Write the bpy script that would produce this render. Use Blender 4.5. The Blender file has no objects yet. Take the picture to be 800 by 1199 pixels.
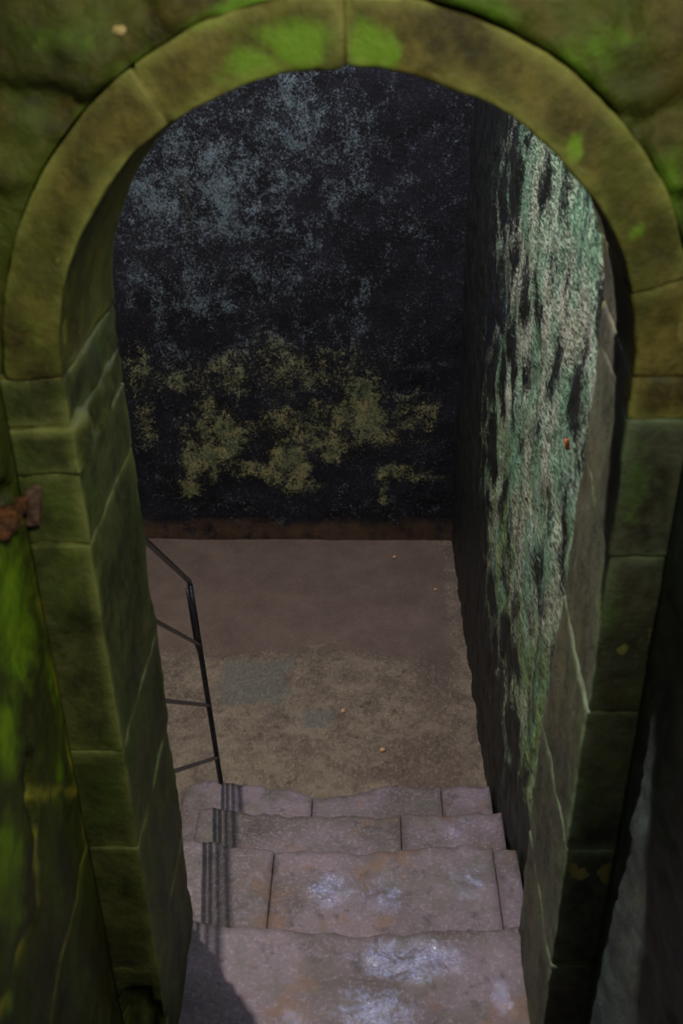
import bpy, bmesh, math, random
from mathutils import Vector, Matrix, noise

C = bpy.context.scene.collection
scn = bpy.context.scene
F = 1169.0

# ------------------------------------------------------------------ camera
dep = Vector((32/F, 662/F, -1)).normalized()
down = Vector((28/F, -2067/F, -1))
down = (down - dep*down.dot(dep)).normalized()
upc = -down
rgt = dep.cross(upc).normalized()          # world X seen in camera space
M = Matrix((rgt, dep, upc))                # rows: world axes in camera space -> camera to world
cam_d = bpy.data.cameras.new('camera')
cam = bpy.data.objects.new('camera', cam_d); C.objects.link(cam)
cam.matrix_world = M.to_4x4()
cam_d.sensor_fit = 'HORIZONTAL'; cam_d.sensor_width = 24.0; cam_d.lens = F/800*24
cam_d.clip_start = 0.02
cam_d.dof.use_dof = True; cam_d.dof.focus_distance = 3.5; cam_d.dof.aperture_fstop = 3.8
cam_d.dof.aperture_blades = 0
scn.camera = cam

def ray(u, v):
    return M @ Vector(((u-400)/F, (599.5-v)/F, -1))
def on(u, v, ax, val):
    d = ray(u, v); return d*(val/d[ax])

# ------------------------------------------------------------------ key sizes (metres, the eye at the origin)
YF, YB = 1.39, 1.77                 # front and room side of the doorway wall
XL, XR = -0.456, 0.392             # jamb faces
CX, R0, ZS = (XL+XR)/2, (XR-XL)/2, -0.558
R1 = R0+0.084                       # outside of the ring
SL, SR = -0.55, 0.484               # stairwell side walls
XW = 0.47                           # right wall of the chamber
YBK = 4.91                          # back wall
ZF = -2.96                          # chamber floor
ZC = 1.7
T = {1: -2.28, 2: -2.45, 3: -2.62, 4: -2.79}

# ------------------------------------------------------------------ node helper
class N:
    def __init__(s, name):
        s.m = bpy.data.materials.new(name); s.m.use_nodes = True
        s.t = s.m.node_tree; s.t.nodes.clear()
        s.out = s.t.nodes.new('ShaderNodeOutputMaterial')
        s.b = s.t.nodes.new('ShaderNodeBsdfPrincipled')
        s.t.links.new(s.b.outputs[0], s.out.inputs[0])
        s.pos = s.t.nodes.new('ShaderNodeNewGeometry').outputs['Position']
    def put(s, sock, v):
        if isinstance(v, bpy.types.NodeSocket): s.t.links.new(v, sock)
        elif isinstance(v, (int, float)): sock.default_value = v
        else: sock.default_value = tuple(v)+(1,) if len(v) == 3 and sock.type == 'RGBA' else v
    def vec(s, sc=(1, 1, 1), off=(0, 0, 0)):
        n = s.t.nodes.new('ShaderNodeMapping'); s.put(n.inputs[0], s.pos)
        n.inputs['Scale'].default_value = sc; n.inputs['Location'].default_value = off
        return n.outputs[0]
    def noise(s, scale, detail=4, rough=.55, vec=None, dist=0, col=False):
        n = s.t.nodes.new('ShaderNodeTexNoise'); s.put(n.inputs['Vector'], vec or s.pos)
        n.inputs['Scale'].default_value = scale; n.inputs['Detail'].default_value = detail
        n.inputs['Roughness'].default_value = rough; n.inputs['Distortion'].default_value = dist
        return n.outputs['Color' if col else 'Fac']
    def vor(s, scale, feature='F1', vec=None, out='Distance', rnd=1):
        n = s.t.nodes.new('ShaderNodeTexVoronoi'); n.feature = feature
        s.put(n.inputs['Vector'], vec or s.pos); n.inputs['Scale'].default_value = scale
        n.inputs['Randomness'].default_value = rnd
        return n.outputs[out]
    def ma(s, op, a, b=0.0, c=None, clamp=False):
        n = s.t.nodes.new('ShaderNodeMath'); n.operation = op; n.use_clamp = clamp
        s.put(n.inputs[0], a); s.put(n.inputs[1], b)
        if c is not None: s.put(n.inputs[2], c)
        return n.outputs[0]
    def step(s, x, a, b):
        n = s.t.nodes.new('ShaderNodeMapRange'); n.interpolation_type = 'SMOOTHSTEP'
        s.put(n.inputs['Value'], x); n.inputs['From Min'].default_value = a; n.inputs['From Max'].default_value = b
        return n.outputs[0]
    def mix(s, f, a, b):
        n = s.t.nodes.new('ShaderNodeMix'); n.data_type = 'RGBA'
        s.put(n.inputs[0], f); s.put(n.inputs[6], a); s.put(n.inputs[7], b)
        return n.outputs[2]
    def attr(s, name):
        n = s.t.nodes.new('ShaderNodeAttribute'); n.attribute_name = name
        return n.outputs['Fac']
    def vadd(s, a, b, k):
        n = s.t.nodes.new('ShaderNodeVectorMath'); n.operation = 'MULTIPLY_ADD'
        s.put(n.inputs[0], b); n.inputs[1].default_value = (k, k, k); s.put(n.inputs[2], a)
        return n.outputs[0]
    def bump(s, h, strength, dist, prev=None):
        n = s.t.nodes.new('ShaderNodeBump'); n.inputs['Strength'].default_value = strength
        n.inputs['Distance'].default_value = dist; s.put(n.inputs['Height'], h)
        if prev: s.put(n.inputs['Normal'], prev)
        return n.outputs[0]
    def done(s, col, rough, nor=None, spec=.5):
        s.put(s.b.inputs['Base Color'], col); s.put(s.b.inputs['Roughness'], rough)
        if nor: s.put(s.b.inputs['Normal'], nor)
        s.put(s.b.inputs['Specular IOR Level'], spec)
        return s.m

def L(r, g, b):
    f = lambda c: (c/255/12.92) if c/255 <= .04045 else ((c/255+.055)/1.055)**2.4
    return (f(r), f(g), f(b))

# ------------------------------------------------------------------ materials
def mossy(name, dark, mid, moss, lime, joint, bias=0.0, rough=.62):
    n = N(name)
    big = n.noise(3.2, 5, .6); med = n.noise(11, 6, .62); fine = n.noise(60, 5, .65)
    c = n.mix(n.ma('ADD', n.ma('MULTIPLY', n.step(n.noise(8, 7, .72, n.vec((1, 1, .8), (1, 6, 2))), .38, .62), .7), n.ma('MULTIPLY', n.step(n.noise(38, 5, .7), .3, .7), .3)), dark, mid)
    c = n.mix(n.ma('MULTIPLY', n.step(n.noise(6.5, 7, .68, n.vec((1, 1, .6), (3, 1, 7))), .38-bias, .70-bias), .7), c, moss)
    mk = n.attr('moss')
    mm = n.ma('ADD', mk, n.ma('MULTIPLY', n.ma('SUBTRACT', n.noise(22, 6, .65), .5), 1.1))
    c = n.mix(n.ma('MULTIPLY', n.step(mm, .35, .85), n.step(mk, .02, .3)), c, lime)
    bk = n.attr('bare')
    c = n.mix(n.ma('MULTIPLY', n.step(n.ma('ADD', bk, n.ma('MULTIPLY', n.ma('SUBTRACT', med, .5), 1.2)), .3, .8), n.step(bk, .02, .3)), c, n.mix(n.step(med, .3, .7), L(46, 45, 35), L(82, 80, 66)))
    c = n.mix(n.ma('MULTIPLY', n.step(n.noise(5, 7, .72, n.vec((1, 1, 1), (2, 2, 9))), .48, .66), .75), c, n.mix(.6, c, L(28, 26, 14)))
    e = n.attr('edge')
    em = n.ma('MULTIPLY', n.ma('MULTIPLY', e, n.ma('SUBTRACT', 1.0, n.ma('MULTIPLY', bk, .7))), n.step(n.noise(9, 4, .6, n.vec((1, 1, 1), (9, 4, 2))), .36, .60))
    c = n.mix(n.ma('MULTIPLY', em, .75), c, joint)
    c = n.mix(n.ma('MULTIPLY', n.step(big, .45, .75), .25), c, L(92, 80, 42))
    h = n.ma('ADD', n.ma('MULTIPLY', med, .7), n.ma('MULTIPLY', fine, .4))
    nb = n.bump(h, .55, .02)
    nb = n.bump(n.noise(260, 3, .6), .25, .004, nb)
    return n.done(c, rough, nb, .35)

M_arch = mossy('mossy_arch_stone', L(44, 41, 16), L(124, 112, 52), L(96, 104, 36), L(112, 150, 36), L(160, 164, 86))
M_jamb = mossy('mossy_jamb_stone', L(36, 38, 20), L(104, 106, 58), L(84, 104, 40), L(104, 140, 36), L(146, 152, 86), -.02)
M_jambr = mossy('damp_jamb_stone', L(34, 36, 28), L(90, 92, 72), L(78, 94, 50), L(88, 124, 52), L(120, 140, 104), -.06)
M_rub = mossy('mossy_rubble', L(42, 38, 16), L(100, 92, 38), L(78, 98, 26), L(96, 132, 30), L(120, 140, 40), .03)
M_sideL = mossy('algae_stair_wall', L(48, 46, 24), L(78, 82, 38), L(90, 112, 32), L(126, 166, 28), L(196, 190, 70), .03, .5)
M_sideR = mossy('damp_stair_wall', L(44, 52, 54), L(72, 82, 80), L(54, 82, 58), L(82, 112, 70), L(92, 112, 104), -.08, .5)
M_mortar = mossy('mortar', L(120, 112, 60), L(150, 140, 80), L(130, 140, 50), L(120, 160, 30), L(160, 160, 80), -.1)

def m_back():
    n = N('black_wet_plaster')
    warp = n.vadd(n.pos, n.noise(4, 4, .6, col=True), .18)
    med = n.noise(7, 7, .68, warp); fine = n.noise(75, 6, .75); sp = n.noise(170, 3, .7)
    grit = n.ma('ADD', n.ma('MULTIPLY', fine, .6), n.ma('MULTIPLY', sp, .5))
    c = n.mix(n.step(n.noise(3, 6, .65), .35, .7), L(12, 12, 16), L(26, 26, 32))
    c = n.mix(n.ma('MULTIPLY', n.step(grit, .56, .72), .6), c, L(62, 62, 84))
    b = n.attr('bloom')
    cl = n.noise(16, 8, .75, warp)
    pat = n.ma('ADD', n.ma('MULTIPLY', n.ma('SUBTRACT', med, .5), 2.2), n.ma('ADD', n.ma('MULTIPLY', n.ma('SUBTRACT', cl, .5), 2.0), n.ma('MULTIPLY', n.ma('SUBTRACT', grit, .55), 3.2)))
    bm_ = n.ma('ADD', n.ma('MULTIPLY', b, .55), pat)
    c = n.mix(n.ma('MULTIPLY', n.ma('MULTIPLY', n.step(bm_, .3, 1.05), n.step(b, .0, .25)), .75), c, n.mix(sp, L(62, 78, 90), L(128, 146, 150)))
    y = n.attr('yellow')
    ym = n.ma('ADD', n.ma('MULTIPLY', y, .74), n.ma('MULTIPLY', pat, 1.15))
    c = n.mix(n.ma('MULTIPLY', n.ma('MULTIPLY', n.step(ym, .34, .85), n.step(y, .0, .18)), .85), c,
              n.mix(n.step(n.noise(13, 5, .7), .4, .62), n.mix(fine, L(40, 52, 36), L(108, 120, 84)), n.mix(fine, L(80, 78, 38), L(172, 164, 116))))
    wv = n.vadd(n.pos, n.noise(60, 2, .6, col=True), .02); dotc = n.vor(120, 'F1', wv, 'Color'); dot = n.ma('MULTIPLY', n.step(dotc, .6, .85), .6)
    c = n.mix(n.ma('MULTIPLY', dot, n.ma('MULTIPLY', n.step(n.ma('ADD', n.ma('ADD', n.ma('MULTIPLY', b, .8), n.ma('MULTIPLY', y, .7)), n.ma('MULTIPLY', pat, 1.3)), .0, 1.0), .75)), c, n.mix(n.step(y, .1, .4), n.mix(sp, L(92, 96, 124), L(150, 160, 160)), n.mix(sp, L(90, 96, 72), L(176, 172, 124))))
    k = n.attr('line')
    c = n.mix(n.ma('MULTIPLY', n.ma('MULTIPLY', k, .6), n.step(fine, .45, .6)), c, L(96, 98, 88))
    f = n.attr('foot')
    c = n.mix(n.ma('MULTIPLY', f, n.step(n.noise(14, 5, .65), .25, .6)), c, L(74, 56, 42))
    h = n.ma('ADD', n.ma('MULTIPLY', med, .6), n.ma('MULTIPLY', fine, .5))
    nb = n.bump(h, .6, .03); nb = n.bump(sp, .5, .006, nb)
    return n.done(c, .6, nb, .2)
M_back = m_back()

def m_right():
    n = N('lichen_streaked_stone')
    warp = n.vadd(n.pos, n.noise(5, 4, .6, col=True), .16)
    st = n.noise(4.5, 6, .66, n.vec((1, 1, .8)))
    runs = n.noise(7, 4, .6, n.vec((1, 1, .22), (2, 5, 1)))
    fl = n.vec((1, .34, 1)); med = n.noise(11, 7, .7, n.vadd(n.vec((1, .7, 1)), n.noise(5, 4, .6, col=True), .16)); fine = n.noise(80, 6, .8, fl); sp = n.noise(170, 3, .75, fl)
    grit = n.ma('ADD', n.ma('MULTIPLY', fine, .6), n.ma('MULTIPLY', sp, .45))
    cell = n.vor(3.6, 'DISTANCE_TO_EDGE', warp)
    c = n.mix(n.step(med, .35, .7), L(18, 20, 19), L(38, 40, 36))
    c = n.mix(n.ma('MULTIPLY', n.step(grit, .53, .68), .5), c, L(70, 74, 80))
    a = n.attr('lichen')
    lm = n.ma('ADD', n.ma('MULTIPLY', a, .75), n.ma('MULTIPLY', n.ma('SUBTRACT', st, .5), 1.6))
    lm = n.ma('ADD', lm, n.ma('MULTIPLY', n.ma('SUBTRACT', grit, .52), 2.2))
    lm = n.ma('ADD', lm, n.ma('MULTIPLY', n.ma('SUBTRACT', med, .5), 1.2))
    lm = n.ma('ADD', lm, n.ma('MULTIPLY', n.ma('SUBTRACT', .12, cell), 2.4))
    lc = n.mix(n.step(n.noise(5, 5, .6, n.vec((1, 1, .6), (1, 7, 3))), .42, .58), n.mix(n.step(grit, .4, .7), L(52, 100, 70), L(136, 178, 144)), n.mix(n.step(grit, .4, .7), L(78, 100, 72), L(188, 192, 168)))
    g = n.attr('green')
    lc = n.mix(n.ma('MULTIPLY', g, n.step(runs, .38, .58)), lc, n.mix(fine, L(62, 88, 26), L(146, 168, 66)))
    lc = n.mix(n.ma('MULTIPLY', n.step(n.noise(52, 4, .7, n.vec((1, .36, 1), (5, 5, 5))), .54, .61), .8), lc, L(70, 42, 44))
    lc = n.mix(n.ma('MULTIPLY', n.step(runs, .56, .64), .7), lc, n.mix(fine, L(24, 64, 38), L(66, 118, 72)))
    vc = n.vor(170, 'F1', n.vadd(fl, n.noise(80, 2, .5, fl, col=True), .012), 'Color')
    lc = n.mix(.5, lc, n.mix(n.step(vc, .25, .8), n.mix(.8, lc, L(28, 30, 30)), n.mix(.55, lc, n.mix(n.step(n.noise(3.5, 4, .6, n.vec((1, 1, 1), (7, 2, 4))), .42, .6), L(166, 208, 182), L(255, 252, 242)))))
    c = n.mix(n.ma('MULTIPLY', n.ma('MULTIPLY', n.step(lm, .22, .85), n.step(a, .0, .22)), .95), c, lc)
    c = n.mix(n.ma('MULTIPLY', n.step(n.noise(6, 4, .6, n.vec((1, 1.3, .2), (8, 1, 4))), .58, .66), .7), c, L(26, 30, 40))
    h = n.ma('ADD', n.ma('MULTIPLY', med, 1.0), n.ma('ADD', n.ma('MULTIPLY', fine, .5), n.ma('MULTIPLY', cell, -1.2)))
    nb = n.bump(h, .35, .012); nb = n.bump(sp, .35, .004, nb)
    return n.done(c, .5, nb, .25)
M_right = m_right()

def m_floor():
    n = N('brown_silted_floor')
    med = n.noise(5, 7, .65); fine = n.noise(70, 6, .72); sp = n.noise(190, 3, .7)
    silt = n.mix(n.step(med, .3, .7), L(92, 76, 66), L(106, 90, 78))
    grav = n.mix(n.step(n.noise(9, 7, .7), .35, .66), L(94, 81, 67), L(126, 112, 92))
    grav = n.mix(n.ma('MULTIPLY', n.step(fine, .52, .68), .5), grav, L(160, 142, 114))
    grav = n.mix(n.ma('MULTIPLY', n.step(n.noise(16, 6, .7, n.vec((1, 1, 1), (4, 4, 4))), .56, .68), .6), grav, L(66, 54, 44))
    a = n.attr('gravel')
    am = n.step(n.ma('ADD', a, n.ma('ADD', n.ma('MULTIPLY', n.ma('SUBTRACT', med, .5), 1.2), n.ma('MULTIPLY', n.ma('SUBTRACT', fine, .5), .8))), .3, .7)
    c = n.mix(am, silt, grav)
    s = n.attr('slab')
    sm = n.step(n.ma('ADD', s, n.ma('MULTIPLY', n.ma('SUBTRACT', n.noise(14, 6, .7), .5), .9)), .35, .7)
    c = n.mix(n.ma('MULTIPLY', sm, .8), c, n.mix(fine, L(84, 82, 72), L(110, 110, 98)))
    w = n.attr('wet')
    wm = n.step(n.ma('ADD', w, n.ma('ADD', n.ma('MULTIPLY', n.ma('SUBTRACT', med, .5), 2.0), n.ma('MULTIPLY', n.ma('SUBTRACT', fine, .5), .8))), .3, .7)
    c = n.mix(n.ma('MULTIPLY', wm, .6), c, L(84, 68, 58))
    vc = n.vor(110, 'F1', n.vadd(n.vec((1, .6, 1)), n.noise(50, 2, .5, col=True), .012), 'Color')
    c = n.mix(n.ma('MULTIPLY', n.ma('ADD', n.ma('MULTIPLY', am, .22), .08), n.step(vc, .5, .95)), c, L(160, 142, 118))
    c = n.mix(n.ma('MULTIPLY', n.ma('ADD', n.ma('MULTIPLY', am, .28), .08), n.step(vc, .3, .05)), c, L(56, 46, 40))
    c = n.mix(n.ma('MULTIPLY', n.step(sp, .66, .74), .5), c, L(200, 180, 150))
    h = n.ma('ADD', n.ma('MULTIPLY', n.ma('MULTIPLY', fine, am), .8), n.ma('MULTIPLY', med, .5))
    nb = n.bump(h, .5, .015); nb = n.bump(sp, .35, .003, nb)
    r = n.ma('SUBTRACT', .62, n.ma('MULTIPLY', n.step(n.noise(40, 4, .6), .4, .7), .25))
    return n.done(c, r, nb, .4)
M_floor = m_floor()

def m_step():
    n = N('worn_wet_step_stone')
    med = n.noise(6, 7, .66); fine = n.noise(85, 6, .72); sp = n.noise(150, 2, .6)
    c = n.mix(n.step(n.noise(2.6, 5, .6), .38, .62), L(92, 82, 76), L(124, 110, 114))
    c = n.mix(n.ma('MULTIPLY', n.step(fine, .5, .64), .5), c, L(160, 146, 152))
    c = n.mix(n.ma('MULTIPLY', n.step(n.noise(5, 6, .7, n.vec((1, 1, 1), (2, 8, 0))), .53, .68), .65), c, L(128, 96, 66))
    c = n.mix(n.ma('MULTIPLY', n.step(n.noise(15, 7, .76, n.vec((1, 1, 1), (6, 3, 0))), .52, .66), .65), c, L(62, 55, 57))
    c = n.mix(n.ma('MULTIPLY', n.step(n.noise(7, 6, .7, n.vec((1, 1, 1), (1, 3, 5))), .48, .64), .55), c, L(100, 96, 82))
    c = n.mix(n.ma('MULTIPLY', n.attr('edge'), .55), c, L(66, 52, 44))
    wet = n.attr('wet')
    nb = n.bump(n.ma('ADD', med, n.ma('MULTIPLY', fine, .12)), .7, .012)
    nb = n.bump(fine, .35, .004, nb); cb = n.bump(n.ma('ADD', n.noise(70, 3, .6), n.ma('MULTIPLY', n.noise(22, 3, .6), 1.2)), .8, .0042)
    ws = n.step(n.ma('ADD', wet, n.ma('MULTIPLY', n.ma('SUBTRACT', n.noise(24, 5, .7), .5), 1.6)), .2, .8)
    r = n.ma('SUBTRACT', .62, n.ma('MULTIPLY', ws, .38))
    n.put(n.b.inputs['Coat Weight'], ws); n.b.inputs['Coat Roughness'].default_value = .06; n.b.inputs['Coat IOR'].default_value = 1.8
    n.put(n.b.inputs['Coat Normal'], cb)
    return n.done(c, r, nb, .45)
M_step = m_step()

def m_plain(name, a, b, scale, rough, metal=0, bump=.2):
    n = N(name)
    c = n.mix(n.step(n.noise(scale, 5, .65), .35, .68), a, b)
    n.put(n.b.inputs['Metallic'], metal)
    return n.done(c, rough, n.bump(n.noise(scale*3, 4, .6), bump, .004))
M_iron = m_plain('dark_painted_iron', L(52, 52, 60), L(78, 76, 84), 60, .34, .7)
M_rust = m_plain('rusty_iron', L(46, 30, 22), L(128, 80, 46), 45, .8, 0, .6)
M_rustp = m_plain('pale_rust_stone', L(70, 50, 40), L(120, 92, 80), 50, .85, 0, .5)
M_dark = m_plain('damp_dark_stone', L(34, 34, 38), L(60, 58, 58), 6, .7, 0, .4)
M_peb = m_plain('ochre_pebble', L(176, 130, 84), L(206, 160, 112), 80, .6)
M_pebp = m_plain('tan_pebble', L(190, 170, 116), L(216, 194, 140), 60, .7)
M_leaf = m_plain('orange_leaf', L(150, 84, 52), L(190, 116, 76), 90, .6)

# ------------------------------------------------------------------ mesh helpers
def axis(h, res, r, fine=True):
    if h <= r*1.01 or not fine:
        n = max(1, int(round(2*h/res))); return [-h+2*h*i/n for i in range(n+1)]
    e = [0, .18, .5, 1]
    a = [-h+r*t for t in e]
    n = max(1, int(round((2*h-2*r)/res)))
    mid = [-h+r+(2*h-2*r)*i/n for i in range(1, n)]
    return a+mid+[h-r*t for t in reversed(e)]

def gridbox(lo, hi, res, r=0.0, skip=()):
    """surface of a rounded box; returns verts, faces, edge distance per vertex, source face code"""
    lo, hi = Vector(lo), Vector(hi); c = (lo+hi)/2; h = (hi-lo)/2
    if not isinstance(res, (tuple, list)): res = (res,)*3
    A = [axis(h[i], res[i], r, r > 0) for i in range(3)]
    V, I, Fc, E = [], {}, [], []
    def vid(i, j, k):
        key = (i, j, k)
        if key in I: return I[key]
        p = Vector((A[0][i], A[1][j], A[2][k]))
        ds = sorted(h[t]-abs(p[t]) for t in range(3)); E.append(ds[1])
        if r > 0:
            q = Vector([max(-h[t]+r, min(h[t]-r, p[t])) for t in range(3)])
            d = p-q
            if d.length > 1e-9: p = q+d.normalized()*r
        V.append(p+c); I[key] = len(V)-1
        return I[key]
    n = [len(a)-1 for a in A]
    for ax in range(3):
        o = [t for t in range(3) if t != ax]
        for side in (0, 1):
            if (ax, side) in skip: continue
            for a in range(n[o[0]]):
                for b in range(n[o[1]]):
                    q = []
                    for (x, y) in ((a, b), (a+1, b), (a+1, b+1), (a, b+1)):
                        k = [0, 0, 0]; k[ax] = n[ax]*side; k[o[0]] = x; k[o[1]] = y
                        q.append(vid(*k))
                    flip = (side == 0) != (ax == 1)
                    Fc.append(q[::-1] if flip else q)
    return V, Fc, E

def link(name, V, Fc, mat, parent=None, attrs=None, smooth=True, origin=None):
    me = bpy.data.meshes.new(name)
    par = Vector((0, 0, 0))
    p = parent
    while p is not None: par += p.location; p = p.parent
    org = Vector(origin) if origin is not None else par
    me.from_pydata([tuple(Vector(v)-org) for v in V], [], Fc); me.update()
    if smooth:
        for pl in me.polygons: pl.use_smooth = True
    for k, vals in (attrs or {}).items():
        at = me.attributes.new(k, 'FLOAT', 'POINT'); at.data.foreach_set('value', vals)
    me.materials.append(mat)
    o = bpy.data.objects.new(name, me); C.objects.link(o)
    o.location = org-par if parent is not None else org
    if parent is not None: o.parent = parent
    return o

def normals(V, Fc):
    me = bpy.data.meshes.new('tmp'); me.from_pydata([tuple(v) for v in V], [], Fc); me.update()
    ns = [v.normal.copy() for v in me.vertices]; bpy.data.meshes.remove(me)
    return ns

def fbm(p, f, s=0.0):
    q = Vector(p)*f+Vector((s, s*1.7, -s))
    return noise.fractal(q, 1.0, 2.0, 4)

def blob(p, c, rx, rz=None, i=0, j=2):
    rz = rz or rx
    d = math.hypot((p[i]-c[i])/rx, (p[j]-c[j])/rz)
    return max(0.0, 1.0-d)

def seg(p, a, b):
    ab = b-a; t = max(0, min(1, (p-a).dot(ab)/max(1e-9, ab.dot(ab))))
    return (p-(a+ab*t)).length

def empty(name, loc, label=None, cat=None, group=None):
    o = bpy.data.objects.new(name, None); C.objects.link(o); o.location = loc
    o.empty_display_size = .1
    tag(o, label, cat, group); return o
def tag(o, label=None, cat=None, group=None, kind=None):
    if label: o['label'] = label
    if cat: o['category'] = cat
    if group: o['group'] = group
    if kind: o['kind'] = kind
    return o
def struct(o):
    o['kind'] = 'structure'; return o

# ------------------------------------------------------------------ the arch: voussoirs, imposts and jamb stones
arch = empty('stone_archway', (CX, (YF+YB)/2, T[1]),
             'mossy round-headed stone archway of dressed blocks framing the dark chamber', 'archway')

def stone(name, lo, hi, mat, amp=.004, r=.010, res=.016, mp=None, mossf=None, baref=None, extra=None, seed=0, par=arch):
    V, Fc, E = gridbox(lo, hi, res, r)
    if mp: V = [mp(v) for v in V]
    ns = normals(V, Fc)
    out = []
    for v, n, e in zip(V, ns, E):
        d = fbm(v, 9, seed)*amp + fbm(v, 34, seed)*amp*.4
        w = v+n*d
        if extra: w = extra(w, n)
        out.append(w)
    at = {'edge': [math.exp(-(e/.010)**1.3) for e in E],
          'moss': [mossf(v) if mossf else 0.0 for v in out],
          'bare': [baref(v) if baref else 0.0 for v in out]}
    return link(name, out, Fc, mat, par, at)

# moss cushions on the ring (spots of the stone itself)
ring_moss = [(on(350, 50, 1, YF), .085, .05), (on(300, 78, 1, YF), .07, .04), (on(425, 55, 1, YF), .035, .06), (on(455, 60, 1, YF), .03, .05),
             (on(270, 95, 1, YF), .05, .025), (on(672, 175, 1, YF), .018, .03), (on(745, 272, 1, YF), .022, .022), (on(40, 400, 1, YF), .05, .12),
             (on(55, 450, 1, YF), .05, .02), (on(30, 250, 1, YF), .04, .09), (on(240, 30, 1, YF), .12, .018), (on(760, 200, 1, YF), .05, .07)]
wt = [1, 1, 1, .9, .8, 1.1, .9, .42, .8, .4, .55, .35]
def ringm(v):
    return min(1.0, max(w*1.25*blob(v, c, a, b) for (c, a, b), w in zip(ring_moss, wt)) if v[1] < YF+.06 else 0)

RM = (R0+R1)/2
def bend(v):   # x = angle * RM , y = depth, z = radius offset
    a = v[0]/RM; r = RM+v[2]
    return Vector((CX+r*math.cos(a), v[1], ZS+r*math.sin(a)))
g = .0007
def splay(v):
    t = max(0, min(1, (v[1]-YF)/(YB-YF)))
    if v[0] < 0: return v+Vector((-.008*t*max(0, min(1, (v[0]-SL)/(XL-SL))), 0, 0))
    k = max(0, min(1, (SR-v[0])/(SR-XR)))
    return v+Vector(((.006+.026*max(0, min(1, (v[2]+1.65)/.75)))*t*k, 0, 0))
def bend_splay(v):
    p = bend(v); t = max(0, min(1, (v[1]-YF)/(YB-YF))); k = max(0, min(1, .5-v[2]/(R1-R0)))
    c = math.cos(v[0]/RM)
    return p+Vector((t*k*(.032*c if c > 0 else .008*c), 0, 0))
joints = [0, 17, 90, 122.6, 180]
for i in range(4):
    a0, a1 = math.radians(joints[i]), math.radians(joints[i+1])
    stone('voussoir', (a0*RM+g, YF+random.Random(i).uniform(-.002, .003), -(R1-R0)/2), (a1*RM-g, YB, (R1-R0)/2), M_arch, .005, .006, .014, bend_splay, ringm, lambda v: (.75*min(1, max(0, v[1]-YF-.05)/.06)*min(1, max(0, v[0]-.1)/.15) if math.hypot(v[0]-CX, v[2]-ZS) < R0+.04 else 0)+.35*blob(v, on(770, 400, 1, YF), .06, .08), seed=i*3.1)
jL = [-.560, -.640, -.716, -.85, -1.30, -1.556, -1.93, -2.279]
jR = [-.560, -.625, -.87, -1.20, -1.55, -1.90, -2.279]
cav = on(160, 1185, 1, YF)
def cavity(w, n):
    if w[1] < YF+.12:
        d = math.hypot((w[0]-cav[0])/.052, (w[2]-(cav[2]-.02))/.105)
        d += .35*fbm(w, 30)
        if d < 1: w = w+Vector((0, .10*(1-d*d)**.6 if w[1] < YF+.05 else 0, 0))
    return w
def jm_l(v):
    return max(0, 1-max(0, v[1]-YF-.03)/.25)*max(.55*blob(v, on(80, 640, 1, YF), .09, .2), .45*blob(v, on(90, 760, 1, YF), .06, .3), .4*blob(v, on(55, 520, 1, YF), .1, .06))
def jb_l(v):
    if v[1] > YF+.05:
        return max(.5*min(1, max(0, -.95-v[2])/.35)*min(1, (v[1]-YF-.05)/.06), .55*max(0, 1-math.hypot((v[1]-1.53)/.16, (v[2]+.60)/.16)))
    return max(.8*blob(v, on(128, 720, 1, YF), .014, .18), 1.2*blob(v, on(150, 1128, 1, YF), .05, .02), .5*blob(v, on(70, 525, 1, YF), .06, .03))
def jm_r(v):
    if v[1] > YF+.04: return 0.0
    return max(.75*blob(v, on(742, 560, 1, YF), .05, .16), .7*blob(v, on(715, 720, 1, YF), .045, .16), .55*blob(v, on(670, 930, 1, YF), .03, .3), .5*blob(v, on(640, 1090, 1, YF), .03, .2))
def jb_r(v):
    if v[1] > YF+.05 and v[0] < XR+.05: return .95 if v[2] > -.64 else .5
    return max(.7*blob(v, on(780, 430, 1, YF), .06, .07), 1.0*blob(v, on(765, 672, 1, YF), .02, .02), .8*blob(v, on(675, 955, 1, YF), .025, .012))
for k in range(len(jL)-1):
    z1, z0 = jL[k]-g, jL[k+1]+g
    p = .006 if k == 1 else 0
    stone('impost_block' if k < 2 else 'jamb_block', (SL-.02, YF-p+random.Random(k+40).uniform(-.002, .003), z0), (XL+p*.5, YB, z1), M_jamb,
          .013 if k == 1 else .005, .005, .014, splay, jm_l, jb_l, cavity if k == 6 or k == 5 else None, seed=k+20)
for k in range(len(jR)-1):
    z1, z0 = jR[k]-g, jR[k+1]+g
    stone('impost_block' if k < 1 else 'jamb_block', (XR+random.Random(k+60).uniform(-.001, .003), YF+random.Random(k+50).uniform(-.003, .003), z0), (SR+.02, YB, z1),
          M_arch if k < 1 else M_jambr, .005, .007, .014, splay, jm_r, jb_r, None, seed=k+30)
# mortar behind the joints
V, Fc = [], []
for (lo, hi, mp) in (((0, YF+.005, -(R1-R0)/2+.005), (math.pi*RM, YB-.005, (R1-R0)/2-.005), bend_splay),
                     ((SL-.014, YF+.006, T[1]+.01), (XL-.007, YB-.006, ZS), splay), ((XR+.006, YF+.006, T[1]+.01), (SR+.014, YB-.006, ZS), splay)):
    v, f, e = gridbox(lo, hi, .04)
    if mp is splay: v = [splay(q)+(Vector((.004, 0, 0)) if 0 < q[0] < SR-.03 else Vector((0, 0, 0))) for q in v]
    elif mp: v = [mp(q) for q in v]
    if mp is splay and lo[0] < 0:     # keep clear of the broken hollow
        v = [Vector((q[0], q[1]+(.13 if q[1] < YF+.01 and q[2] < -1.8 else 0), q[2])) for q in v]
    b = len(V); V += v; Fc += [[i+b for i in q] for q in f]
tag(link('mortar_bed', V, Fc, M_mortar, arch), 'yellowish mortar in the joints')

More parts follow.
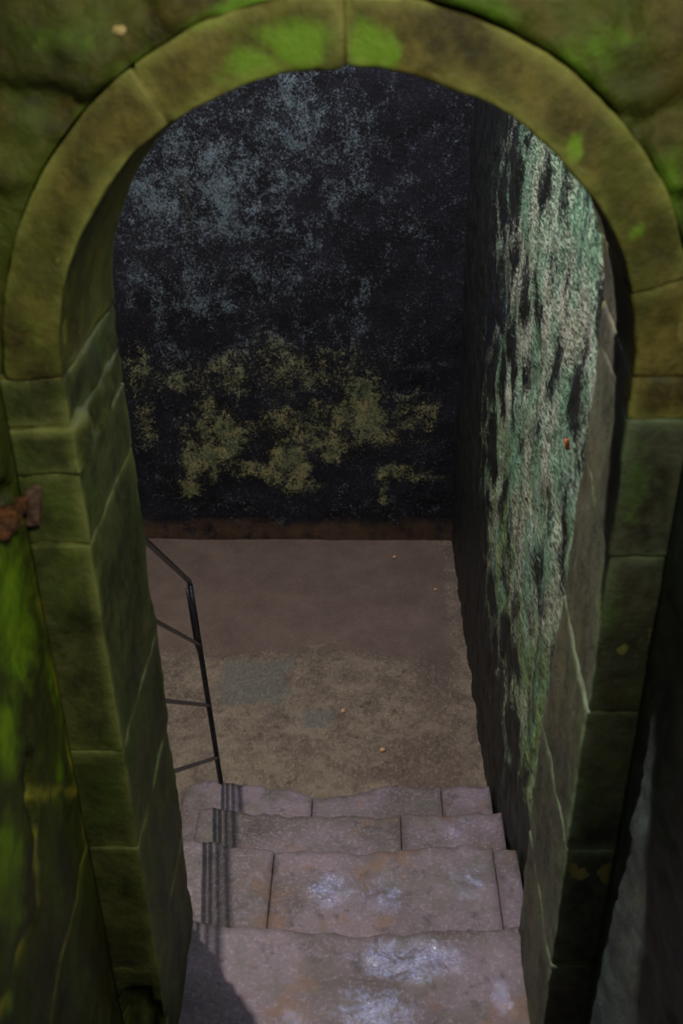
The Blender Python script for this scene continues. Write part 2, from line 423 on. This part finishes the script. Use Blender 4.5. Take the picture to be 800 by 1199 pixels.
# ------------------------------------------------------------------ doorway wall above and beside the arch
def wall_front():
    V, Fc = [], []
    XA, XB, ZA, ZB = -2.6, 1.0, ZF-.2, ZC+.15
    n = 40
    ro = R1+.003
    arc = [(CX+ro*math.cos(math.pi*i/n), ZS+ro*math.sin(math.pi*i/n)) for i in range(n+1)]  # right to left
    inner = [(SR+.022, ZF-.2), (SR+.022, ZS)]+arc+[(SL-.022, ZS), (SL-.022, ZF-.2)]
    outer = [(XB, ZF-.2), (XB, ZS)]
    bm = bmesh.new()
    pts = [(XB, ZA), (XB, ZB), (XA, ZB), (XA, ZA)]+inner[::-1]
    y0 = YF+.05
    vs = [bm.verts.new((x, y0, z)) for x, z in pts]
    f = bm.faces.new(vs)
    ex = bmesh.ops.extrude_face_region(bm, geom=[f])
    for e in ex['geom']:
        if isinstance(e, bmesh.types.BMVert): e.co.y = YB
    bmesh.ops.recalc_face_normals(bm, faces=bm.faces)
    bmesh.ops.triangulate(bm, faces=[f for f in bm.faces if len(f.verts) > 4])
    bm.verts.index_update()
    V = [v.co.copy() for v in bm.verts]; Fc = [[v.index for v in f.verts] for f in bm.faces]; bm.free()
    mossl = [0.0]*len(V); barel = [0.0]*len(V); edge = [0.0]*len(V)
    # rubble facing round the ring: a polar sheet with stones standing out of it, closed to the wall
    nr, na = 46, 190
    mo = [(on(560, 15, 1, YF), .12, .05), (on(700, 60, 1, YF), .1, .07), (on(300, 5, 1, YF), .1, .02), (on(790, 200, 1, YF), .06, .09), (on(60, 40, 1, YF), .12, .05)]
    # stones drawn as lumps: centre, half sizes, height
    lump = [(on(45, 45, 1, YF), .105, .062, .030), (on(30, 185, 1, YF), .085, .055, .012), (on(150, 40, 1, YF), .05, .04, .012), (on(215, 15, 1, YF), .06, .03, .018),
            (on(560, 10, 1, YF), .08, .03, .02), (on(665, 40, 1, YF), .07, .05, .024), (on(760, 90, 1, YF), .06, .06, .022), (on(775, 190, 1, YF), .05, .06, .026), (on(800, 20, 1, YF), .07, .04, .02)]
    base = len(V)
    for j in range(nr+1):
        r = ro-.001+(.62)*(j/nr)**1.2
        for i in range(na+1):
            a = math.pi*(-.06+1.12*i/na)
            x, z = CX+r*math.cos(a), ZS+r*math.sin(a)
            p = Vector((x, YF, z))
            hgt = -.020
            for c, ax_, az_, h in lump:
                d = math.hypot((x-c[0])/ax_, (z-c[2])/az_)+.5*fbm(p, 13, 5)
                t = max(0, min(1, (1.15-d)/.35)); t = t*t*(3-2*t)
                hgt = max(hgt, -.020+t*(h*.8+.008))
            hgt += fbm(p, 16, 2)*.010+fbm(p, 50, 3)*.004
            if j == 0: hgt = -.014
            V.append(Vector((x, YF-hgt*.9, z)))
            mossl.append(min(1, max(.75*blob(p, c, ax_*1.2, az_*1.2) for c, ax_, az_ in mo)+.8*math.exp(-((r-ro)/.012)**2)*(.6 if i > na*.5 else .35)))
            barel.append(max(0, .8*blob(p, on(40, 120, 1, YF), .05, .02)))
            edge.append(0.0)
    for j in range(nr):
        for i in range(na):
            a = base+j*(na+1)+i
            Fc.append([a, a+1, a+na+2, a+na+1])
    o = link('wall_front', V, Fc, M_rub, None, {'moss': mossl, 'bare': barel, 'edge': edge})
    struct(o)
wall_front()

# ------------------------------------------------------------------ stairwell side walls
def side_wall(name, x, sgn, mat, joints, holes, mossl, y0, thick=.35, amp=.012):
    """sgn +1: the face looks towards +X"""
    lo = (x-thick, y0, -2.7) if sgn > 0 else (x, y0, -2.7)
    hi = (x, YF-.009, .75) if sgn > 0 else (x+thick, YF-.009, .75)
    V, Fc, E = gridbox(lo, hi, (1, .012, .012), 0)
    ed, mo, ba = [], [], []
    for v in V:
        face = abs(v[0]-x) < 1e-6
        k = 0.0; mm = 0.0; bb = 0.0
        if face:
            p = Vector((x, v[1], v[2])); w = p+Vector((0, fbm(p, 14, 1)*.012, fbm(p, 14, 8)*.012))
            dj = min(seg(w, a, b) for a, b in joints) if joints else 9
            k = 1.25*math.exp(-(dj/.010)**2) if sgn > 0 else .6*math.exp(-(dj/.008)**2)
            d = fbm(p, 5, 4)*amp+fbm(p, 22, 6)*.004-.004*math.exp(-(dj/.011)**2)
            for c, ry, rz, dep_ in holes:
                q = math.hypot((w[1]-c[1])/ry, (w[2]-c[2])/rz)
                if q < 1: d -= dep_*(1-q*q)**.5
            d *= max(.15, min(1, (YF-v[1])/.08))
            for c, ry, rz, s in mossl: mm = max(mm, s*blob(p, c, ry, rz, 1, 2))
            v[0] += sgn*d
        if face and sgn > 0:
            bb = .9*blob(p, PL(72, 1000), .075, .17, 1, 2)
        ed.append(k); mo.append(min(1, mm)); ba.append(bb)
    o = link(name, V, Fc, mat, None, {'edge': ed, 'moss': mo, 'bare': ba})
    return struct(o)
PL = lambda u, v: on(u, v, 0, SL)
PR = lambda u, v: on(u, v, 0, SR)
jl = [(PL(104, 985), PL(60, 1190)), (PL(92, 925), PL(40, 926)), (PL(38, 640), PL(48, 700)), (PL(92, 925), PL(104, 985)), (PL(48, 700), PL(92, 925)), (PL(42, 1010), PL(48, 1060)), (PL(48, 1060), PL(2, 1180)), (PL(40, 926), PL(42, 1010)), (PL(28, 600), PL(-40, 640))]
side_wall('wall_stair_left', SL, 1, M_sideL, jl,
          [(PL(36, 922), .030, .085, .13), (PL(2, 592), .045, .035, .10)],
          [(PL(20, 720), .16, .22, 1.2), (PL(60, 800), .07, .2, .8), (PL(8, 1030), .12, .2, 1.15), (PL(10, 1170), .06, .08, .8), (PL(70, 900), .05, .06, .9), (PL(0, 860), .12, .15, .9)], -.6)
jr = [(PR(770, 672), PR(800, 770)), (PR(742, 890), PR(800, 1010)), (PR(720, 1040), PR(790, 1199)), (PR(742, 890), PR(720, 1040))]
side_wall('wall_stair_right', SR, -1, M_sideR, jr, [], [(PR(795, 640), .06, .1, .7), (PR(735, 960), .03, .12, .8), (PR(700, 1100), .04, .14, .6)], -.6)

# rusty fitting in its socket at the foot of the left impost
fit = empty('iron_fitting', PL(30, 600), 'rusty brown iron fitting in a socket below the left impost of the arch', 'iron fitting')
c = on(40, 592, 1, YF-.006)
V, Fc, E = gridbox((c[0]-.014, c[1]-.016, c[2]-.030), (c[0]+.012, c[1]+.010, c[2]+.034), .006, .007)
V = [v+Vector((fbm(v, 40, 1)*.006+(v[2]-c[2])*.12, fbm(v, 40, 2)*.005, fbm(v, 30, 3)*.005)) for v in V]
link('iron_stub', V, Fc, M_rustp, fit)
c2 = on(12, 611, 0, SL+.006)
V, Fc, E = gridbox((SL-.03, c2[1]-.035, c2[2]-.014), (SL+.016, c2[1]+.065, c2[2]+.012), .006, .008)
V = [v+Vector((fbm(v, 40, 4)*.006, 0, fbm(v, 35, 5)*.008)) for v in V]
tag(link('hinge_strap', V, Fc, M_rust, fit), 'orange rusted strap end')
peb = on(137, 37, 1, YF-.004)
def pebble(name, c, r, mat, label, cat, seed, group=None):
    bm = bmesh.new(); bmesh.ops.create_icosphere(bm, subdivisions=3, radius=r)
    rr = random.Random(seed); s = (rr.uniform(.85, 1.2), rr.uniform(.8, 1.1), rr.uniform(.6, .8))
    V = []
    for v in bm.verts:
        q = v.co.normalized(); V.append(Vector((q[0]*s[0], q[1]*s[1], q[2]*s[2]))*r*(1+.25*fbm(q, 1.4, seed))+Vector(c))
    bm.verts.index_update()
    Fc = [[v.index for v in f.verts] for f in bm.faces]; bm.free()
    return tag(link(name, V, Fc, mat, None, None, True, c), label, cat, group)
pebble('pebble', peb+Vector((0, .018, 0)), .011, M_pebp, 'pale tan pebble lodged in the dark mossy rubble left above the arch', 'pebble', 3)

# ------------------------------------------------------------------ stairs
stairs = empty('staircase', (CX, 1.9, ZF), 'worn wet grey stone steps leading down through the arch to the floor', 'stairs')
def interp(pts, x):
    if x <= pts[0][0]: return pts[0][1]
    for (a, b), (c, d) in zip(pts, pts[1:]):
        if x <= c: return b+(d-b)*(x-a)/max(1e-6, c-a)
    return pts[-1][1]
def slab(x0, x1, ynear, far, ztop, zbot, par, seed, corner=None, wetf=None, dish=0):
    """far: list of (x, y) along the nosing"""
    y1 = max(y for x, y in far)
    V, Fc, E = gridbox((x0, ynear, zbot), (x1, y1, ztop), (.014, .014, .05), .005)
    out = []
    for v, e in zip(V, E):
        x, y, z = v
        yf = interp(far, x)
        t = (y-ynear)/(y1-ynear)
        y = ynear+t*(yf-ynear)
        if corner:                         # rounded outer corner at the left end
            cx, cy = x0+corner, yf-corner
            if x < cx and y > cy:
                d = Vector((x-cx, y-cy)); m = max(abs(d[0]), abs(d[1]))
                if d.length > 1e-6:
                    d = d*(m/d.length); x, y = cx+d[0], cy+d[1]
        p = Vector((x, y, z))
        if t > .6: p[1] += fbm(p, 15, seed)*.014*((t-.6)/.4)
        if z > (ztop+zbot)/2:
            p[2] += fbm(p, 7, seed)*.008+fbm(p, 24, seed)*.0045-.006
            p[2] = min(p[2], ztop-.0015)
            if dish: p[2] -= dish*math.exp(-((x-.05)/.22)**2)*t
        out.append(p)
    at = {'edge': [math.exp(-(e/.012)**1.3) for e in E], 'wet': [wetf(v) if wetf else 0.0 for v in out]}
    return link('slab', out, Fc, M_step, par, at)
def far_of(px, z):
    q = [on(u, v, 2, z) for u, v in px]
    return [(p[0], p[1]) for p in q]
def mkstep(loc):
    o = bpy.data.objects.new('step', None); C.objects.link(o); o.parent = stairs
    o.location = Vector(loc)-stairs.location; return o
wet1 = lambda v: min(1, max(1.5*blob(v, on(480, 1120, 2, T[1]), .20, .09, 0, 1), 1.1*blob(v, on(440, 1180, 2, T[1]), .15, .1, 0, 1), .9*blob(v, on(590, 1170, 2, T[1]), .05, .12, 0, 1), .7*blob(v, on(340, 1190, 2, T[1]), .08, .05, 0, 1)))
wet2 = lambda v: min(1, max(1.2*blob(v, on(385, 1040, 2, T[2]), .12, .09, 0, 1), 1.1*blob(v, on(450, 1045, 2, T[2]), .1, .09, 0, 1), .8*blob(v, on(550, 1030, 2, T[2]), .1, .12, 0, 1)))
wet3 = lambda v: .5*blob(v, on(520, 975, 2, T[3]), .2, .15, 0, 1)
# step in the doorway
f1 = far_of([(222, 1076), (300, 1083), (330, 1086), (420, 1089), (480, 1088), (560, 1085), (612, 1082)], T[1])
s1 = mkstep((CX, 1.6, T[1]))
slab(SL+.004, .462, 1.36, f1, T[1], T[2]+.002, s1, 1, None, wet1, .014)
f2 = far_of([(180, 982), (218, 983), (250, 985), (300, 990), (320, 996), (400, 995), (470, 992), (540, 990), (612, 990)], T[2])
s2 = mkstep((CX, 1.95, T[2]))
xj = on(318, 1030, 2, T[2])[0]
xj2 = on(584, 1040, 2, T[2])[0]
slab(-.64, xj-.0004, YB+.004, f2, T[2], T[3]+.002, s2, 2, None, None)
slab(xj+.0004, xj2-.0004, YB+.004, [(x, y+.004) for x, y in f2], T[2]-.002, T[3]+.002, s2, 3, None, wet2, .006)
slab(xj2+.0004, XW-.004, YB+.004, [(x, y-.006) for x, y in f2], T[2]-.002, T[3]+.002, s2, 13, None, wet2)
f3 = far_of([(232, 945), (260, 947), (300, 951), (360, 956), (440, 954), (520, 951), (598, 950)], T[3])
s3 = mkstep((CX, 2.2, T[3]))
xl3 = on(232, 950, 2, T[3])[0]; xj = on(470, 970, 2, T[3])[0]
slab(xl3, xj-.0004, YB+.004, f3, T[3], T[4]+.002, s3, 4, None, None)
slab(xj+.0004, XW-.004, YB+.004, f3, T[3], T[4]+.002, s3, 5, None, wet3)
s4 = mkstep((CX, 2.4, T[4]))
xa = on(366, 935, 2, T[4])[0]; xb = on(517, 930, 2, T[4])[0]; xl4 = on(212, 940, 2, T[4])[0]
fa = far_of([(205, 911), (235, 911), (258, 913), (300, 917), (340, 924), (362, 930), (367, 934)], T[4])
fb = far_of([(366, 931), (400, 930), (432, 924), (450, 918), (515, 920)], T[4])
fc = far_of([(517, 922), (560, 920), (580, 919)], T[4])
slab(xl4, xa-.0004, YB+.004, fa, T[4], ZF+.003, s4, 6, .10)
slab(xa+.0004, xb-.0004, YB+.004, fb, T[4]-.003, ZF+.003, s4, 7)
slab(xb+.0004, XW-.004, YB+.004, fc, T[4], ZF+.003, s4, 8, None, wet3)
# steps that carry on up towards the eye (below the frame)
for k in range(1, 5):
    sk = mkstep((CX, 1.36-.27*k+.13, T[1]+.17*k))
    slab(SL+.02, SR-.02, 1.36-.27*k-.1, [(SL, 1.36-.27*(k-1)-.02), (SR, 1.36-.27*(k-1)-.02)], T[1]+.17*k, T[1]+.17*(k-1)+.002, sk, 20+k)

# ------------------------------------------------------------------ railing
def tube_mesh(path, r, n=12, caps=True):
    V, Fc = [], []
    up = Vector((.13, .27, .95))
    for i, p in enumerate(path):
        a = path[max(0, i-1)]; b = path[min(len(path)-1, i+1)]
        d = (b-a).normalized(); s = d.cross(up)
        if s.length < 1e-4: s = d.cross(Vector((1, 0, 0)))
        s.normalize(); t = s.cross(d)
        for k in range(n):
            q = 2*math.pi*k/n; V.append(p+(s*math.cos(q)+t*math.sin(q))*r)
    for i in range(len(path)-1):
        for k in range(n):
            a = i*n+k; b = i*n+(k+1) % n; Fc.append([a, b, b+n, a+n])
    if caps:
        Fc.append(list(range(n))[::-1]); Fc.append([len(V)-n+k for k in range(n)])
    return V, Fc
YP = on(258, 912, 2, T[4])[1]-.012
pb = on(258.5, 915, 1, YP); pt = on(222, 681, 1, YP)
rail = empty('handrail', pb, 'thin dark metal stair railing with sloping bars at the left edge of the steps', 'railing')
rd = ray(395, 842); rd = rd/rd[1]
yw = YB+.007
def to_wall(p): return p-rd*(p[1]-yw)
def railbar(name, p, r, bendit=False):
    q = to_wall(p)
    path = [q+(p-q)*t/10 for t in range(11)]
    if bendit:
        # the handrail turns over the post in one bent tube
        dn = (pb-pt).normalized(); dr = (q-p).normalized()
        path = path[:-1]+[p+dr*.02*(1-t)**2+dn*.02*t*t for t in (0, .25, .5, .75, 1)]
    V, Fc = tube_mesh(path, r)
    o = link(name, V, Fc, M_iron, rail)
    V, Fc = tube_mesh([q+Vector((0, .0, 0)), q+Vector((0, .006, 0))], .022, 20)
    link('wall_flange', V, Fc, M_iron, o)
railbar('top_rail', pt, .0085, True)
for y_, nm in ((755, 0), (826, 0), (887, 0)):
    t = (y_-681)/(915-681)
    railbar('rail_bar', on(222+(258.5-222)*t, y_, 1, YP), .0065)
pth = [pt+(pb-pt)*t for t in (.012, .2, .4, .6, .8, 1)]
V, Fc = tube_mesh(pth, .0100); link('post', V, Fc, M_iron, rail)
V, Fc = tube_mesh([pt+(pb-pt)*t+Vector((-.013 if t < .3 else -.006, 0, 0)) for t in (.03, .12, .2, .28, .33)], .0045); link('post_stay', V, Fc, M_iron, rail)


# ------------------------------------------------------------------ chamber
def floor():
    V, Fc, E = gridbox((-2.6, YB-.4, ZF-.2), (XW+.3, YBK+.3, ZF), (.03, .03, 1), 0)
    gr, sl, we = [], [], []
    PF = lambda u, v: on(u, v, 2, ZF)
    yb = PF(330, 765)[1]
    slabs = [(PF(298, 798), .145, .15), (PF(372, 842), .055, .05)]
    for v in V:
        g_ = s_ = w_ = 0
        if v[2] > ZF-.01:
            p = v.copy()
            g_ = max(min(1, max(0, (yb+.12*fbm(p, 2)-p[1])/.25+.45)), 1.0*math.exp(-((XW-.03-p[0])/.07)**2)*(.6))
            for c, a, b in slabs: s_ = max(s_, min(1, max(0, 1.5-max(abs(p[0]-c[0])/a, abs(p[1]-c[1])/b)+.25*fbm(p, 9))*1.2))
            w_ = min(1, max(1.2*blob(p, PF(500, 900), .26, .34, 0, 1), .9*blob(p, PF(510, 800), .2, .5, 0, 1), .8*blob(p, PF(440, 908), .2, .09, 0, 1))*1.1)
            v[2] += fbm(p, 3)*.005+fbm(p, 14)*.003*g_
        gr.append(g_); sl.append(min(1, s_)); we.append(min(1, w_))
    struct(link('floor', V, Fc, M_floor, None, {'gravel': gr, 'slab': sl, 'wet': we}))
floor()

def back():
    V, Fc, E = gridbox((-2.6, YBK, ZF-.05), (XW+.3, YBK+.3, ZC+.1), (.025, 1, .025), 0)
    PB = lambda u, v: on(u, v, 1, YBK)
    yel = [(250, 505, 40, 45, .7), (235, 535, 32, 40, .95), (222, 572, 14, 18, .9), (262, 520, 30, 30, .9), (300, 552, 40, 20, 1), (335, 535, 34, 24, 1.05), (352, 560, 26, 18, 1), (372, 572, 12, 12, .9), (420, 480, 42, 48, 1),
           (440, 505, 36, 30, .9), (462, 553, 32, 16, 1.05), (455, 578, 14, 18, 1), (340, 500, 70, 35, .55), (490, 490, 36, 40, .45), (240, 440, 110, 30, .36), (350, 430, 120, 36, .42), (165, 460, 20, 80, .42), (385, 520, 30, 24, .8), (500, 558, 34, 7, .8), (180, 505, 20, 24, .5)]
    blo = [(220, 190, 70, 60, .9), (270, 240, 60, 70, .9), (355, 120, 40, 80, 1), (330, 180, 60, 70, .7), (395, 170, 60, 70, .7), (400, 220, 35, 40, .7), (180, 230, 60, 80, .8), (300, 300, 90, 70, .55), (240, 320, 90, 80, .5),
           (425, 345, 14, 30, .8), (420, 390, 20, 60, .55), (170, 310, 50, 80, .5), (360, 330, 100, 80, .35), (330, 420, 150, 60, .4), (260, 110, 100, 40, .5), (290, 160, 120, 20, .6), (480, 250, 60, 90, .22), (200, 420, 60, 60, .4)]
    s = on(401, 300, 1, YBK)[0]-on(400, 300, 1, YBK)[0]
    yel = [(PB(u, v), a*s*1.15, b*s*1.25, w) for u, v, a, b, w in yel]
    blo = [(PB(u, v), a*s*1.2, b*s*1.2, w) for u, v, a, b, w in blo]
    lines = [(PB(455, 428), PB(526, 427), .006), (PB(480, 559), PB(524, 558), .008), (PB(208, 165), PB(220, 240), .007), (PB(220, 240), PB(223, 345), .005)]
    cy, cb, cl, cf = [], [], [], []
    for v in V:
        a = b = k = f = 0
        if abs(v[1]-YBK) < 1e-6:
            p = v.copy()
            w = p+Vector((fbm(p, 5, 1)*.06, 0, fbm(p, 5, 9)*.06))
            a = max(wt_*1.15*min(1, 1.5*blob(w, c, rx, rz)) for c, rx, rz, wt_ in yel)
            b = max(wt_*1.1*min(1, 1.5*blob(w, c, rx, rz)) for c, rx, rz, wt_ in blo)
            b = max(b, .12)
            for q0, q1, wd in lines: k = max(k, math.exp(-(seg(p, q0, q1)/(wd*1.4))**2))
            f = max(0, min(1, (ZF+.14+fbm(p, 6)*.03-p[2])/.05))
            v[1] -= fbm(p, 2.2)*.012+fbm(p, 9)*.006
        cy.append(min(1, a)); cb.append(min(1, b)); cl.append(k); cf.append(f)
    struct(link('wall_back', V, Fc, M_back, None, {'yellow': cy, 'bloom': cb, 'line': cl, 'foot': cf}))
back()

def right():
    V, Fc, E = gridbox((XW, YB-.002, ZF-.05), (XW+.35, YBK+.02, ZC+.1), (1, .022, .022), 0)
    li, gn = [], []
    for v in V:
        a = g_ = 0
        if abs(v[0]-XW) < 1e-6:
            p = v.copy()
            y = p[1]+fbm(p, 1.6)*.35
            a = max(0, min(1, (4.0-y)/.9))
            # bare damp stone along the foot of the wall, rising towards the far corner
            zb = ZF+.55+.25*fbm(p, 2, 3)
            low = max(0, min(1, (p[2]-zb)/.45))
            a *= .15+.85*low
            a = .3*a+.62*a*a
            g_ = max(0, min(1, (-1.15-p[2]+fbm(p, 2, 7)*.3)/.7))
            if low < .6: g_ = min(1, g_+.3)
            cell = noise.voronoi(Vector((0, p[1]*3.1, p[2]*2.6)))[0]
            v[0] += abs(fbm(p, 2.4))*.014+abs(fbm(p, 10))*.010+.05*max(0, .16-(cell[1]-cell[0]))
        li.append(a); gn.append(g_)
    struct(link('wall_right', V, Fc, M_right, None, {'lichen': li, 'green': gn}))
right()
def box(name, lo, hi, mat):
    V, Fc, E = gridbox(lo, hi, .25, .01)
    return struct(link(name, [v+Vector((fbm(v, 2)*.006,)*3) for v in V], Fc, mat))
box('wall_left', (-2.9, YB-.3, ZF-.2), (-2.6, YBK+.3, ZC+.1), M_dark)
box('ceiling', (-2.9, YB-.02, ZC), (XW+.35, YBK+.3, ZC+.2), M_dark)

# ------------------------------------------------------------------ crumbs on the floor and a leaf on the wall
for i, (u, v, r, lab) in enumerate(((462, 652, .010, 'small ochre pebble on the brown floor close to the back wall'),
                                    (448, 878, .012, 'ochre pebble on the damp floor just beyond the lowest step'),
                                    (402, 832, .010, 'pale ochre crumb of stone by the grey floor slab'),
                                    (510, 690, .008, 'tiny ochre pebble on the floor out by the right wall'))):
    c = on(u, v, 2, ZF+.006)
    pebble('pebble', c, r, M_peb, lab, 'pebble', 10+i)
lc = on(668, 520, 0, XW-.018)
V, Fc = [], []
nx, nz = 8, 10
for s_ in (0, 1):
    for j in range(nz+1):
        t = j/nz; w = .013*math.sin(math.pi*min(1, t*.92+.06))**.7
        for i in range(nx+1):
            q = -1+2*i/nx
            V.append(Vector((lc[0]-.010*(q*q)-.006*t+s_*.0012, lc[1]+q*w, lc[2]-.014+.028*t)))
n1 = (nx+1)*(nz+1)
for j in range(nz):
    for i in range(nx):
        a = j*(nx+1)+i; Fc.append([a, a+1, a+nx+2, a+nx+1]); Fc.append([n1+a, n1+a+nx+1, n1+a+nx+2, n1+a+1])
rim = [i for i in range(nx+1)]+[j*(nx+1)+nx for j in range(1, nz+1)]+[nz*(nx+1)+i for i in range(nx-1, -1, -1)]+[j*(nx+1) for j in range(nz-1, 0, -1)]
for a, b in zip(rim, rim[1:]+rim[:1]): Fc.append([a, n1+a, n1+b, b])
tag(link('leaf', V, Fc, M_leaf, None, None, True, lc), 'small curled orange leaf stuck on the lichen of the right wall', 'leaf')

# ------------------------------------------------------------------ light
def lamp(name, kind, loc, energy, col, size=.1, aim=None, **kw):
    l = bpy.data.lights.new(name, kind); l.energy = energy; l.color = col
    if kind == 'AREA': l.size = size
    else: l.shadow_soft_size = size
    for k, v in kw.items(): setattr(l, k, v)
    o = bpy.data.objects.new(name, l); C.objects.link(o); o.location = loc
    if aim is not None: o.rotation_euler = (Vector(aim)-Vector(loc)).to_track_quat('-Z', 'Y').to_euler()
    return o
lamp('chamber_lamp', 'POINT', (-.93, 2.40, 1.32), 370, (1, .93, .90), .025)
lamp('roof_daylight', 'AREA', (.12, 4.4, 1.3), 28, (.40, .52, 1), .38, (.05, 3.0, -2.9))
lamp('stairwell_daylight', 'SPOT', (.35, -.1, .7), 85, (1, .95, .72), .2, (-.27, 1.39, -.2), spot_size=math.radians(74), spot_blend=.7)
w = bpy.data.worlds.new('world'); scn.world = w; w.use_nodes = True
bg = w.node_tree.nodes['Background']; bg.inputs[0].default_value = (.46, .54, .56, 1); bg.inputs[1].default_value = .22

scn.view_settings.view_transform = 'Standard'; scn.view_settings.look = 'None'
scn.view_settings.exposure = 0; scn.view_settings.gamma = 1; scn.view_settings.use_curve_mapping = False
